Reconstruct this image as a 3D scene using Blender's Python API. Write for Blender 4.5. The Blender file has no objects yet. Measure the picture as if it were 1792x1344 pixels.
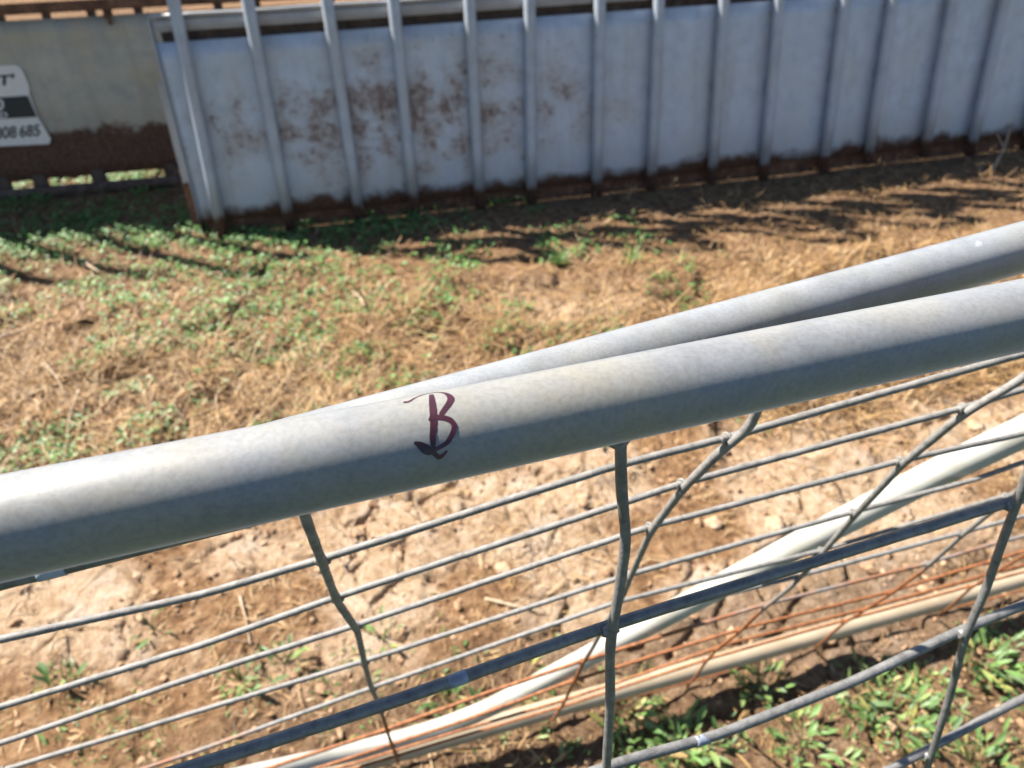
import bpy, bmesh, math, random
import numpy as np
from mathutils import Vector, Matrix, Quaternion
from math import radians, sin, cos, pi

random.seed(7)
RNG = np.random.default_rng(11)
scene = bpy.context.scene
col = scene.collection

# ------------------------------------------------------------------ camera, sky, sun, exposure
TH, RL = radians(38), radians(1.5)
F = Vector((0, cos(TH), -sin(TH))); U0 = Vector((0, sin(TH), cos(TH))); R0 = Vector((1, 0, 0))
Rv = R0 * cos(RL) - U0 * sin(RL); Uv = U0 * cos(RL) + R0 * sin(RL)
cam_d = bpy.data.cameras.new('camera'); cam = bpy.data.objects.new('camera', cam_d); col.objects.link(cam)
cam.matrix_world = Matrix(((Rv.x, Uv.x, -F.x, 0), (Rv.y, Uv.y, -F.y, 0), (Rv.z, Uv.z, -F.z, 1.35), (0, 0, 0, 1)))
cam_d.sensor_width = 36; cam_d.lens = 1290 / 1792 * 36
cam_d.clip_start = 0.01; cam_d.clip_end = 3000
cam_d.dof.use_dof = True; cam_d.dof.focus_distance = 0.31; cam_d.dof.aperture_fstop = 12.5
scene.camera = cam

SUN_EL, SUN_AZ = radians(47), radians(-27)     # light travels towards azimuth -27 degrees
sdir = Vector((-cos(SUN_AZ) * cos(SUN_EL), -sin(SUN_AZ) * cos(SUN_EL), sin(SUN_EL)))
world = bpy.data.worlds.new('World'); scene.world = world; world.use_nodes = True
wn = world.node_tree.nodes; wl = world.node_tree.links
sky = wn.new('ShaderNodeTexSky'); sky.sky_type = 'NISHITA'; sky.sun_disc = False
sky.sun_elevation = SUN_EL; sky.sun_rotation = math.atan2(sdir.x, sdir.y)
sky.air_density = 1.0; sky.dust_density = 0.3; sky.ozone_density = 3.0
wl.new(sky.outputs[0], wn['Background'].inputs[0]); wn['Background'].inputs[1].default_value = 0.05
sun_d = bpy.data.lights.new('sun', 'SUN'); sun_d.energy = 5.0; sun_d.angle = radians(0.53); sun_d.color = (1, 0.94, 0.85)
sun = bpy.data.objects.new('sun', sun_d); col.objects.link(sun)
sun.rotation_euler = sdir.to_track_quat('Z', 'Y').to_euler(); sun.location = (-4, 3, 6)
vs = scene.view_settings
vs.view_transform = 'Standard'; vs.look = 'None'; vs.gamma = 1; vs.use_curve_mapping = False
vs.exposure = 1.58

# ------------------------------------------------------------------ helpers
def link(name, me, mat=None, parent=None):
    o = bpy.data.objects.new(name, me); col.objects.link(o)
    if mat is not None: me.materials.append(mat)
    if parent is not None: o.parent = parent
    return o

def thing(name, label, cat, M=None, loc=None, group=None):
    o = bpy.data.objects.new(name, None); col.objects.link(o)
    o.empty_display_size = 0.05
    if M is not None: o.matrix_world = M
    if loc is not None: o.location = loc
    tag(o, label, cat, group)
    return o

def tag(o, label=None, cat=None, group=None, kind=None):
    if label: o['label'] = label
    if cat: o['category'] = cat
    if group: o['group'] = group
    if kind: o['kind'] = kind
    return o

def mesh_np(name, V, Fq, colr=None, smooth=True, attr=None):
    """V (n,3), Fq list of (faces, k) integer arrays"""
    me = bpy.data.meshes.new(name)
    fs = [np.asarray(f) for f in Fq if len(f)]
    me.vertices.add(len(V)); me.vertices.foreach_set('co', np.ascontiguousarray(V, dtype=np.float32).ravel())
    nl = sum(f.size for f in fs); npoly = sum(len(f) for f in fs)
    me.loops.add(nl); me.polygons.add(npoly)
    me.loops.foreach_set('vertex_index', np.concatenate([f.ravel() for f in fs]).astype(np.int32))
    st = []; c = 0
    for f in fs:
        st.append(c + np.arange(len(f)) * f.shape[1]); c += f.size
    me.polygons.foreach_set('loop_start', np.concatenate(st).astype(np.int32))
    me.update(calc_edges=True)
    me.polygons.foreach_set('use_smooth', np.full(npoly, smooth, dtype=bool))
    if colr is not None:
        a = me.attributes.new('Col', 'FLOAT_COLOR', 'POINT')
        a.data.foreach_set('color', np.ascontiguousarray(np.c_[colr, np.ones(len(colr))], dtype=np.float32).ravel())
    if attr is not None:
        for k, v in attr.items():
            a = me.attributes.new(k, 'FLOAT', 'POINT'); a.data.foreach_set('value', np.ascontiguousarray(v, dtype=np.float32))
    me.validate(); return me

def catmull(pts, n=6):
    P = [Vector(p) for p in pts]
    if len(P) < 3: return P
    Q = [P[0] * 2 - P[1]] + P + [P[-1] * 2 - P[-2]]
    out = []
    for i in range(1, len(Q) - 2):
        a, b, c, d = Q[i - 1:i + 3]
        for k in range(n):
            t = k / n
            out.append(0.5 * ((2 * b) + (c - a) * t + (2 * a - 5 * b + 4 * c - d) * t * t + (3 * b - a - 3 * c + d) * t ** 3))
    out.append(P[-1]); return out

def bendline(pts, step=0.012, passes=2):
    P = [Vector(p) for p in pts]; out = []
    for a, b in zip(P, P[1:]):
        n = max(1, int((b - a).length / step))
        out += [a.lerp(b, k / n) for k in range(n)]
    out.append(P[-1])
    for _ in range(passes):
        out = [out[0]] + [out[i - 1] * .25 + out[i] * .5 + out[i + 1] * .25 for i in range(1, len(out) - 1)] + [out[-1]]
    return out

def tube(pts, r, sides=12, caps=True, jit=0.0, radii=None, flat=1.0):
    """swept tube mesh data along a polyline"""
    P = [Vector(p) for p in pts]; n = len(P)
    T = []
    for i in range(n):
        a = P[max(i - 1, 0)]; b = P[min(i + 1, n - 1)]; T.append((b - a).normalized())
    ref = Vector((0, 0, 1)) if abs(T[0].z) < 0.8 else Vector((0, 1, 0))
    N = (ref - T[0] * ref.dot(T[0])).normalized()
    V = []; Fc = []
    for i in range(n):
        if i:
            q = T[i - 1].rotation_difference(T[i]); N = q @ N; N = (N - T[i] * N.dot(T[i])).normalized()
        B = T[i].cross(N)
        rr = (radii[i] if radii else r) * (1 + random.uniform(-jit, jit))
        for k in range(sides):
            a = 2 * pi * k / sides
            V.append(P[i] + N * (cos(a) * rr) + B * (sin(a) * rr * flat))
    for i in range(n - 1):
        for k in range(sides):
            k2 = (k + 1) % sides
            Fc.append((i * sides + k, i * sides + k2, (i + 1) * sides + k2, (i + 1) * sides + k))
    F2 = []
    if caps:
        F2 = [tuple(range(sides - 1, -1, -1)), tuple((n - 1) * sides + k for k in range(sides))]
    return V, Fc + F2

def poly(name, V, Fc, mat, parent=None, smooth=True, origin=None):
    me = bpy.data.meshes.new(name)
    o = Vector(origin) if origin is not None else Vector((0, 0, 0))
    me.from_pydata([tuple(Vector(v) - o) for v in V], [], Fc)
    if smooth:
        me.polygons.foreach_set('use_smooth', [len(p.vertices) <= 4 for p in me.polygons])
    me.update()
    return link(name, me, mat, parent)

def join(*parts):
    V = []; Fc = []
    for v, f in parts:
        b = len(V); V += list(v); Fc += [tuple(i + b for i in q) for q in f]
    return V, Fc

def rbox(x0, x1, y0, y1, z0, z1, bev=0.003):
    bm = bmesh.new()
    bmesh.ops.create_cube(bm, size=1)
    for v in bm.verts:
        v.co = Vector(((x0 + x1) / 2 + v.co.x * (x1 - x0), (y0 + y1) / 2 + v.co.y * (y1 - y0), (z0 + z1) / 2 + v.co.z * (z1 - z0)))
    if bev: bmesh.ops.bevel(bm, geom=bm.edges[:], offset=bev, segments=2, affect='EDGES')
    bm.verts.index_update()
    V = [v.co.copy() for v in bm.verts]; Fc = [tuple(v.index for v in f.verts) for f in bm.faces]
    bm.free(); return V, Fc

# ---- numpy noise
def hsh(ix, iy, s):
    n = (ix.astype(np.int64) * 374761393 + iy.astype(np.int64) * 668265263 + s * 1442695041) & 0x7fffffff
    n = ((n ^ (n >> 13)) * 1274126177) & 0x7fffffff
    n = ((n ^ (n >> 16)) * 1597334677) & 0x7fffffff
    return ((n ^ (n >> 15)) & 0xffffff) / float(0xffffff)

def vn(x, y, f, s=0):
    x = np.asarray(x) * f; y = np.asarray(y) * f
    ix = np.floor(x); iy = np.floor(y); u = x - ix; v = y - iy
    u = u * u * (3 - 2 * u); v = v * v * (3 - 2 * v)
    a = hsh(ix, iy, s); b = hsh(ix + 1, iy, s); c = hsh(ix, iy + 1, s); d = hsh(ix + 1, iy + 1, s)
    return (a + (b - a) * u) * (1 - v) + (c + (d - c) * u) * v      # 0..1

def fbm(x, y, f, o=4, s=0):
    t = 0; a = 0.5; k = 0
    for i in range(o):
        t = t + a * vn(x + 3.7 * i, y - 1.9 * i, f, s + i); k += a; a *= 0.55; f *= 2.03
    return t / k

def worley(x, y, f, s=0):
    x = np.asarray(x) * f; y = np.asarray(y) * f
    ix = np.floor(x); iy = np.floor(y)
    d1 = np.full(x.shape, 9.0); d2 = np.full(x.shape, 9.0); idv = np.zeros(x.shape)
    for i in (-1, 0, 1):
        for j in (-1, 0, 1):
            cx = ix + i; cy = iy + j
            px = cx + hsh(cx, cy, s); py = cy + hsh(cx, cy, s + 91)
            d = np.hypot(px - x, py - y)
            nearer = d < d1
            d2 = np.where(nearer, d1, np.minimum(d2, d)); idv = np.where(nearer, hsh(cx, cy, s + 7), idv)
            d1 = np.where(nearer, d, d1)
    return d1, d2, idv

def sst(a, b, x):
    t = np.clip((x - a) / (b - a), 0, 1); return t * t * (3 - 2 * t)

def crust(x, y):
    """how much bare pale clay shows (0..1)"""
    band = sst(0.70, 0.86, y + 0.10 * (x + 0.3) * (x < 0) ) * (1 - sst(1.30, 1.65, y - 0.12 * np.clip(x, -1, 2)))
    n = fbm(x, y, 2.6, 4, 40)
    m = band * sst(0.34, 0.50, n + 0.10 * np.exp(-((x + 0.75) ** 2 + (y - 1.0) ** 2) / 0.08) + 0.05 * np.exp(-((x - 0.1) ** 2 + (y - 1.15) ** 2) / 0.1))
    bare = 0.9 * np.exp(-((x - 0.22) ** 2 / 0.06 + (y - 2.15) ** 2 / 0.03))
    return np.clip(m + bare, 0, 1)

def height(x, y):
    x = np.asarray(x, float); y = np.asarray(y, float)
    near = np.exp(-np.maximum(np.hypot(x, y - 2) - 3.0, 0) / 1.2)
    c = crust(x, y)
    h = 0.050 * (fbm(x, y, 1.1, 3, 3) - 0.5)
    field = sst(1.2, 1.6, y)
    calm = 1 - 0.75 * sst(2.25, 2.5, y - 0.12 * x)
    h = h - 0.010 * field + calm * (0.060 * (fbm(x, y, 4.5, 4, 9) - 0.5) + 0.030 * sst(0.55, 0.75, vn(x, y, 8, 77))) * (0.35 + 0.65 * field)
    h = h + 0.016 * (fbm(x, y, 19, 3, 21) - 0.5) * (1 - 0.55 * c)
    h = h + 0.007 * (vn(x, y, 70, 33) - 0.5) * (1 - 0.6 * c)
    wx = x + 0.05 * (fbm(x, y, 9, 2, 60) - 0.5); wy = y + 0.05 * (fbm(x, y, 9, 2, 61) - 0.5)
    d1, d2, idv = worley(wx, wy, 8.5, 5)
    crack = 1 - sst(0.0, 0.10, d2 - d1)
    h = h + c * (0.012 * (idv - 0.4) * sst(0.0, 0.25, d2 - d1) - 0.022 * crack * (idv > 0.35))
    d1, d2, idv = worley(wx, wy, 26, 15)
    h = h + c * 0.006 * (0.5 - d1) * (fbm(x, y, 6, 2, 70) > 0.5)
    foot = np.exp(-((y - (2.87 + 0.19 * (x + 1.18))) / 0.16) ** 2) * (x > -1.6)
    return (h * (1 - 0.85 * foot) - 0.030 * foot) * near

# ------------------------------------------------------------------ materials
def new_mat(name):
    m = bpy.data.materials.new(name); m.use_nodes = True
    nt = m.node_tree; b = nt.nodes['Principled BSDF']
    return m, nt, b

def N(nt, t, **kw):
    n = nt.nodes.new(t)
    for k, v in kw.items():
        if k.startswith('i_'): n.inputs[int(k[2:]) if k[2:].isdigit() else k[2:]].default_value = v
        else: setattr(n, k, v)
    return n

def noise(nt, vec, scale, detail=4, rough=0.55, dist=0.0):
    n = N(nt, 'ShaderNodeTexNoise'); n.inputs['Scale'].default_value = scale; n.inputs['Detail'].default_value = detail
    n.inputs['Roughness'].default_value = rough; n.inputs['Distortion'].default_value = dist
    nt.links.new(vec, n.inputs['Vector']); return n.outputs['Fac']

def ramp(nt, fac, stops, interp='LINEAR'):
    r = N(nt, 'ShaderNodeValToRGB'); r.color_ramp.interpolation = interp
    e = r.color_ramp.elements
    while len(e) < len(stops): e.new(0.5)
    for k, (p, c) in enumerate(stops):
        e[k].position = p; e[k].color = (*c, 1) if len(c) == 3 else c
    nt.links.new(fac, r.inputs[0]); return r.outputs[0]

def mix(nt, fac, a, b, typ='MIX'):
    m = N(nt, 'ShaderNodeMix', data_type='RGBA', blend_type=typ)
    for s, v in ((0, fac), (6, a), (7, b)):
        if isinstance(v, (int, float)): m.inputs[s].default_value = v
        elif isinstance(v, tuple): m.inputs[s].default_value = (*v, 1)
        else: nt.links.new(v, m.inputs[s])
    return m.outputs[2]

def math_(nt, op, a, b=0.0, c=None, clamp=False):
    m = N(nt, 'ShaderNodeMath', operation=op, use_clamp=clamp)
    for s, v in ((0, a), (1, b), (2, c)):
        if v is None: continue
        if isinstance(v, (int, float)): m.inputs[s].default_value = v
        else: nt.links.new(v, m.inputs[s])
    return m.outputs[0]

def bump(nt, h, strength, dist, bsdf, prev=None):
    b = N(nt, 'ShaderNodeBump'); b.inputs['Strength'].default_value = strength; b.inputs['Distance'].default_value = dist
    nt.links.new(h, b.inputs['Height'])
    if prev is not None: nt.links.new(prev, b.inputs['Normal'])
    nt.links.new(b.outputs[0], bsdf.inputs['Normal']); return b.outputs[0]

def objco(nt): return N(nt, 'ShaderNodeTexCoord').outputs['Object']

def sep(nt, v):
    s = N(nt, 'ShaderNodeSeparateXYZ'); nt.links.new(v, s.inputs[0]); return s.outputs

def bw(c): return (c, c, c)

def mat_galv(name, base=(0.50, 0.51, 0.51), warm=0.35, metal=0.25, rough=0.5, dirt=0.3, scale=1.0):
    m, nt, b = new_mat(name); co = objco(nt)
    n1 = noise(nt, co, 26 * scale, 6, 0.7); n2 = noise(nt, co, 15 * scale, 5, 0.66); n3 = noise(nt, co, 420 * scale, 3, 0.7)
    c = ramp(nt, n1, [(0.30, tuple(x * 0.80 for x in base)), (0.5, base), (0.70, tuple(min(1, x * 1.14) for x in base))])
    w = ramp(nt, n2, [(0.42, bw(0)), (0.68, bw(1))])
    c = mix(nt, math_(nt, 'MULTIPLY', w, warm), c, (base[0] * 1.22, base[1] * 1.10, base[2] * 0.86))
    sp = ramp(nt, n3, [(0.36, bw(0.80)), (0.55, bw(1)), (0.75, bw(1.08))])
    c = mix(nt, 0.7, c, sp, 'MULTIPLY')
    # pale scuffs and dried drops
    v = N(nt, 'ShaderNodeTexVoronoi'); v.inputs['Scale'].default_value = 26 * scale; v.inputs['Randomness'].default_value = 1
    mp = N(nt, 'ShaderNodeMapping'); mp.inputs['Scale'].default_value = (0.8, 1, 1); nt.links.new(co, mp.inputs[0])
    wob = N(nt, 'ShaderNodeVectorMath', operation='ADD'); nz = N(nt, 'ShaderNodeTexNoise'); nz.inputs['Scale'].default_value = 140; nt.links.new(co, nz.inputs['Vector'])
    sc = N(nt, 'ShaderNodeVectorMath', operation='SCALE'); sc.inputs['Scale'].default_value = 0.012; nt.links.new(nz.outputs['Color'], sc.inputs[0])
    nt.links.new(mp.outputs[0], wob.inputs[0]); nt.links.new(sc.outputs[0], wob.inputs[1]); nt.links.new(wob.outputs[0], v.inputs['Vector'])
    spot = ramp(nt, v.outputs['Distance'], [(0.10, bw(1)), (0.17, bw(0))])
    sel = ramp(nt, v.outputs['Color'], [(0.72, bw(0)), (0.80, bw(1))])
    c = mix(nt, math_(nt, 'MULTIPLY', math_(nt, 'MULTIPLY', spot, sel), 0.65), c, tuple(min(1, x * 1.7) for x in base))
    mp2 = N(nt, 'ShaderNodeMapping'); mp2.inputs['Rotation'].default_value = (0, 0, radians(-18)); mp2.inputs['Scale'].default_value = (0.07, 1, 1); nt.links.new(co, mp2.inputs[0])
    scr = noise(nt, mp2.outputs[0], 330, 3, 0.5); c = mix(nt, math_(nt, 'MULTIPLY', ramp(nt, scr, [(0.66, bw(0)), (0.72, bw(1))]), 0.22), c, tuple(x * 0.62 for x in base))
    n4 = noise(nt, co, 46 * scale, 6, 0.72, 0.4); dk = ramp(nt, n4, [(0.56, bw(0)), (0.70, bw(1))])
    c = mix(nt, math_(nt, 'MULTIPLY', dk, dirt), c, tuple(x * 0.62 for x in base))
    nt.links.new(c, b.inputs['Base Color'])
    b.inputs['Metallic'].default_value = metal; b.inputs['IOR'].default_value = 1.45
    b.inputs['Sheen Weight'].default_value = SHEEN; b.inputs['Sheen Roughness'].default_value = 0.35; b.inputs['Sheen Tint'].default_value = (1, 0.97, 0.92, 1)
    rr = ramp(nt, n1, [(0.3, bw(rough - 0.07)), (0.7, bw(rough + 0.1))]); nt.links.new(rr, b.inputs['Roughness'])
    bump(nt, math_(nt, 'ADD', n3, math_(nt, 'MULTIPLY', n1, 1.2)), 0.10, 0.0005, b)
    return m

def mat_wire(name, base, rust_z=None, rust_w=0.06):
    m, nt, b = new_mat(name); co = objco(nt)
    n1 = noise(nt, co, 130, 4, 0.7); n2 = noise(nt, co, 14, 3, 0.5); n3 = noise(nt, co, 600, 2, 0.6)
    c = ramp(nt, n1, [(0.3, tuple(x * 0.6 for x in base)), (0.5, base), (0.72, tuple(x * 1.35 for x in base))])
    rough = 0.5
    if rust_z is not None:
        geo = N(nt, 'ShaderNodeNewGeometry'); z = sep(nt, geo.outputs['Position'])[2]
        f = math_(nt, 'ADD', math_(nt, 'DIVIDE', math_(nt, 'SUBTRACT', rust_z, z), rust_w), math_(nt, 'MULTIPLY', math_(nt, 'SUBTRACT', n2, 0.5), 3.5))
        f = math_(nt, 'ADD', f, math_(nt, 'MULTIPLY', math_(nt, 'SUBTRACT', n1, 0.5), 1.5), clamp=True)
        rc = ramp(nt, n1, [(0.3, (0.11, 0.034, 0.013)), (0.5, (0.24, 0.085, 0.028)), (0.72, (0.38, 0.165, 0.06))])
        c = mix(nt, f, c, rc); b.inputs['Metallic'].default_value = 0.1; rough = 0.7
    else: b.inputs['Metallic'].default_value = 0.35
    nt.links.new(c, b.inputs['Base Color']); b.inputs['Roughness'].default_value = rough
    bump(nt, math_(nt, 'ADD', n1, n3), 0.4, 0.0006, b)
    return m

def mat_sunlit_pipe(name, base, stain=(0.5, 0.42, 0.28), amount=0.5, rough=0.45):
    m, nt, b = new_mat(name); co = objco(nt)
    n1 = noise(nt, co, 22, 5, 0.6); n2 = noise(nt, co, 260, 3, 0.6); n3 = noise(nt, co, 60, 4, 0.7, 0.5)
    c = mix(nt, math_(nt, 'MULTIPLY', ramp(nt, n1, [(0.42, bw(0)), (0.75, bw(1))]), amount), base, stain)
    c = mix(nt, math_(nt, 'MULTIPLY', ramp(nt, n3, [(0.66, bw(0)), (0.74, bw(1))]), 0.6), c, (0.24, 0.17, 0.10))
    nt.links.new(c, b.inputs['Base Color']); b.inputs['Roughness'].default_value = rough
    bump(nt, n2, 0.15, 0.0005, b); return m

def mat_sheet(name, rust_line, rust_amp, base, blotch_x=None, old=0.0):
    """galvanised sheet: rust along the foot (local z), rust blotches where the zinc has gone"""
    m, nt, b = new_mat(name); co = objco(nt); x, y, z = sep(nt, co)
    n1 = noise(nt, co, 16, 5, 0.6); n2 = noise(nt, co, 4.0, 3, 0.5); n3 = noise(nt, co, 90, 4, 0.7); n4 = noise(nt, co, 8.0, 3, 0.55, 0.3)
    c = ramp(nt, n1, [(0.3, tuple(v * 0.84 for v in base)), (0.5, base), (0.72, tuple(v * 1.12 for v in base))])
    c = mix(nt, math_(nt, 'MULTIPLY', ramp(nt, n2, [(0.45, bw(0)), (0.7, bw(1))]), 0.35 + old), c, tuple(v * k for v, k in zip(base, (1.0, 0.88, 0.68))))
    c = mix(nt, math_(nt, 'MULTIPLY', ramp(nt, n3, [(0.60, bw(0)), (0.75, bw(1))]), 0.25), c, (0.22, 0.21, 0.20))
    mp = N(nt, 'ShaderNodeMapping'); mp.inputs['Scale'].default_value = (1, 1, 0.06); nt.links.new(co, mp.inputs[0])
    run = noise(nt, mp.outputs[0], 26, 4, 0.6)
    c = mix(nt, math_(nt, 'MULTIPLY', ramp(nt, run, [(0.52, bw(0)), (0.72, bw(1))]), 0.30), c, tuple(v * k for v, k in zip(base, (0.72, 0.58, 0.44))))
    if old > 0.3:
        n6 = noise(nt, co, 9, 6, 0.7)
        c = mix(nt, math_(nt, 'MULTIPLY', ramp(nt, n6, [(0.45, bw(0)), (0.65, bw(1))]), 0.55), c, tuple(v * k for v, k in zip(base, (0.62, 0.70, 0.80))))
        n7 = noise(nt, co, 6, 4, 0.75); c = mix(nt, math_(nt, 'MULTIPLY', ramp(nt, n7, [(0.66, bw(0)), (0.72, bw(1))]), 0.6), c, (0.16, 0.075, 0.035))
    rustc = ramp(nt, n3, [(0.3, (0.030, 0.016, 0.012)), (0.52, (0.095, 0.045, 0.027)), (0.75, (0.22, 0.105, 0.055))])
    if blotch_x:
        bx = math_(nt, 'SUBTRACT', 1.0, math_(nt, 'DIVIDE', math_(nt, 'ABSOLUTE', math_(nt, 'SUBTRACT', x, blotch_x[0])), blotch_x[1]), clamp=True)
        bz = math_(nt, 'SUBTRACT', 1.0, math_(nt, 'DIVIDE', math_(nt, 'ABSOLUTE', math_(nt, 'SUBTRACT', z, blotch_x[2])), blotch_x[3]), clamp=True)
        # brown bloom, then small dark flecks inside it
        zone = math_(nt, 'MULTIPLY', math_(nt, 'MULTIPLY', bx, bz), ramp(nt, n4, [(0.36, bw(0)), (0.62, bw(1))]))
        c = mix(nt, math_(nt, 'MULTIPLY', ramp(nt, zone, [(0.08, bw(0)), (0.5, bw(1))]), 0.5), c, (0.28, 0.19, 0.13))
        n5 = noise(nt, co, 30, 7, 0.8)
        fl = math_(nt, 'ADD', n5, math_(nt, 'MULTIPLY', math_(nt, 'POWER', zone, 0.6), 0.33))
        c = mix(nt, math_(nt, 'MULTIPLY', ramp(nt, fl, [(0.66, bw(0)), (0.80, bw(1))]), 0.75), c, (0.10, 0.052, 0.038))
    f = math_(nt, 'SUBTRACT', math_(nt, 'ADD', rust_line, math_(nt, 'MULTIPLY', math_(nt, 'SUBTRACT', n2, 0.5), rust_amp)), z)
    f = math_(nt, 'ADD', f, math_(nt, 'MULTIPLY', math_(nt, 'SUBTRACT', n1, 0.5), rust_amp * 0.8))
    f = math_(nt, 'ADD', f, math_(nt, 'MULTIPLY', math_(nt, 'SUBTRACT', n3, 0.5), rust_amp * 0.5))
    spl = math_(nt, 'MULTIPLY', math_(nt, 'MULTIPLY_ADD', f, 5.0, 0.75, clamp=True), ramp(nt, n1, [(0.35, bw(0.15)), (0.65, bw(0.7))]))
    c = mix(nt, spl, c, tuple(v * k for v, k in zip(base, (0.60, 0.46, 0.34))))
    f = math_(nt, 'MULTIPLY_ADD', f, 26.0, 0.5, clamp=True)
    c = mix(nt, f, c, rustc)
    nt.links.new(c, b.inputs['Base Color'])
    met = math_(nt, 'MULTIPLY', math_(nt, 'SUBTRACT', 1.0, f), 0.25); nt.links.new(met, b.inputs['Metallic'])
    rg = math_(nt, 'MULTIPLY_ADD', f, 0.35, 0.5); nt.links.new(rg, b.inputs['Roughness'])
    bump(nt, math_(nt, 'ADD', n3, n1), 0.2, 0.002, b)
    return m

def mat_rust(name, dark=(0.05, 0.026, 0.016), mid=(0.13, 0.058, 0.03), light=(0.24, 0.13, 0.075)):
    m, nt, b = new_mat(name); co = objco(nt)
    n1 = noise(nt, co, 24, 5, 0.7); n3 = noise(nt, co, 220, 3, 0.7)
    nt.links.new(ramp(nt, n1, [(0.3, dark), (0.5, mid), (0.72, light)]), b.inputs['Base Color'])
    b.inputs['Roughness'].default_value = 0.85; bump(nt, n3, 0.5, 0.002, b); return m

def mat_plain(name, c, rough=0.5, var=0.15, metal=0.0):
    m, nt, b = new_mat(name); co = objco(nt); n1 = noise(nt, co, 60, 4, 0.6)
    nt.links.new(ramp(nt, n1, [(0.3, tuple(v * (1 - var) for v in c)), (0.7, tuple(v * (1 + var) for v in c))]), b.inputs['Base Color'])
    b.inputs['Roughness'].default_value = rough; b.inputs['Metallic'].default_value = metal; return m

def mat_leaf(name, trans=0.35, rough=0.5):
    m, nt, b = new_mat(name)
    a = N(nt, 'ShaderNodeAttribute', attribute_name='Col')
    nt.links.new(a.outputs['Color'], b.inputs['Base Color']); b.inputs['Roughness'].default_value = rough
    t = N(nt, 'ShaderNodeBsdfTranslucent'); nt.links.new(a.outputs['Color'], t.inputs[0])
    mx = N(nt, 'ShaderNodeMixShader'); mx.inputs[0].default_value = trans
    nt.links.new(b.outputs[0], mx.inputs[1]); nt.links.new(t.outputs[0], mx.inputs[2])
    nt.links.new(mx.outputs[0], nt.nodes['Material Output'].inputs[0]); return m

def mat_ground():
    m, nt, b = new_mat('soil'); co = objco(nt)
    cr = N(nt, 'ShaderNodeAttribute', attribute_name='crust').outputs['Fac']
    dk = N(nt, 'ShaderNodeAttribute', attribute_name='damp_and_darkened').outputs['Fac']
    n1 = noise(nt, co, 7, 6, 0.65); n2 = noise(nt, co, 34, 5, 0.7); n3 = noise(nt, co, 150, 4, 0.7); n4 = noise(nt, co, 420, 2, 0.6)
    c = ramp(nt, n2, [(0.30, (0.10, 0.05, 0.024)), (0.45, (0.27, 0.15, 0.075)), (0.58, (0.40, 0.24, 0.125)), (0.74, (0.52, 0.35, 0.21))])
    pale = ramp(nt, n2, [(0.3, (0.43, 0.275, 0.16)), (0.5, (0.60, 0.425, 0.275)), (0.68, (0.70, 0.55, 0.40))])
    w = ramp(nt, n1, [(0.52, bw(0)), (0.68, bw(1))])
    pale = mix(nt, math_(nt, 'MULTIPLY', w, 0.6), pale, (0.72, 0.60, 0.50))
    f = math_(nt, 'ADD', cr, math_(nt, 'MULTIPLY', math_(nt, 'SUBTRACT', n2, 0.5), 0.9), clamp=True)
    f = math_(nt, 'MULTIPLY', f, ramp(nt, cr, [(0.02, bw(0)), (0.15, bw(1))]))
    c = mix(nt, f, c, pale)
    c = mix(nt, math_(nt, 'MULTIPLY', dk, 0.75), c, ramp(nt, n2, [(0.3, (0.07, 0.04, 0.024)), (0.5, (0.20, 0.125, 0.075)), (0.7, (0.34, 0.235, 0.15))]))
    bounce = N(nt, 'ShaderNodeAttribute', attribute_name='bounce_darkening').outputs['Fac']  # unseen near ground coloured dark green to cut bounce onto the rails
    c = mix(nt, math_(nt, 'MULTIPLY', bounce, 0.9), c, ramp(nt, n2, [(0.3, (0.025, 0.045, 0.014)), (0.55, (0.05, 0.085, 0.025)), (0.75, (0.10, 0.11, 0.045))]))
    g = ramp(nt, n3, [(0.3, bw(0.72)), (0.5, bw(1.0)), (0.72, bw(1.2))]); c = mix(nt, 0.8, c, g, 'MULTIPLY')
    nt.links.new(c, b.inputs['Base Color']); b.inputs['Roughness'].default_value = 0.95; b.inputs['Specular IOR Level'].default_value = 0.15
    hh = math_(nt, 'ADD', math_(nt, 'MULTIPLY', n3, 1.0), math_(nt, 'ADD', math_(nt, 'MULTIPLY', n4, 0.4), math_(nt, 'MULTIPLY', n2, 1.3)))
    bump(nt, hh, 1.0, 0.018, b); return m

SHEEN = 1.0
M_RAIL1 = mat_galv('galvanised_pipe', base=(0.214, 0.222, 0.232), warm=0.85, metal=0.08, rough=0.52)
M_RAIL2 = mat_galv('galvanised_pipe_pitted', base=(0.232, 0.246, 0.262), warm=0.5, metal=0.1, rough=0.5, dirt=0.5, scale=1.7)
M_WIRE1 = mat_wire('galvanised_wire', (0.19, 0.187, 0.182))
M_WIRE2 = mat_wire('galvanised_wire_rusting', (0.20, 0.192, 0.18), rust_z=0.60, rust_w=0.06)
M_SUNLIT_WHITE = mat_sunlit_pipe('sunlit_white_pipe', (0.43, 0.425, 0.385), stain=(0.30, 0.275, 0.21), amount=0.8)  # galvanised brace, whitened in its colour to look fully sunlit
M_SUNLIT_CREAM = mat_sunlit_pipe('sunlit_cream_pipe', (0.39, 0.32, 0.225), stain=(0.27, 0.19, 0.11), amount=0.6)  # galvanised bottom rail, lightened in its colour for direct sun
M_SHEET1 = mat_sheet('galvanised_sheet', 0.068, 0.10, (0.46, 0.52, 0.60), blotch_x=(0.80, 1.25, 0.38, 0.36))
M_SHEET2 = mat_sheet('weathered_sheet', 0.262, 0.16, (0.42, 0.385, 0.32), old=0.5)
M_BAR = mat_sheet('galvanised_bar', 0.05, 0.10, (0.38, 0.425, 0.49))
M_RUST = mat_rust('rusty_steel')
M_RUST2 = mat_rust('brown_steel', (0.04, 0.026, 0.018), (0.09, 0.055, 0.04), (0.16, 0.11, 0.08))
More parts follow.
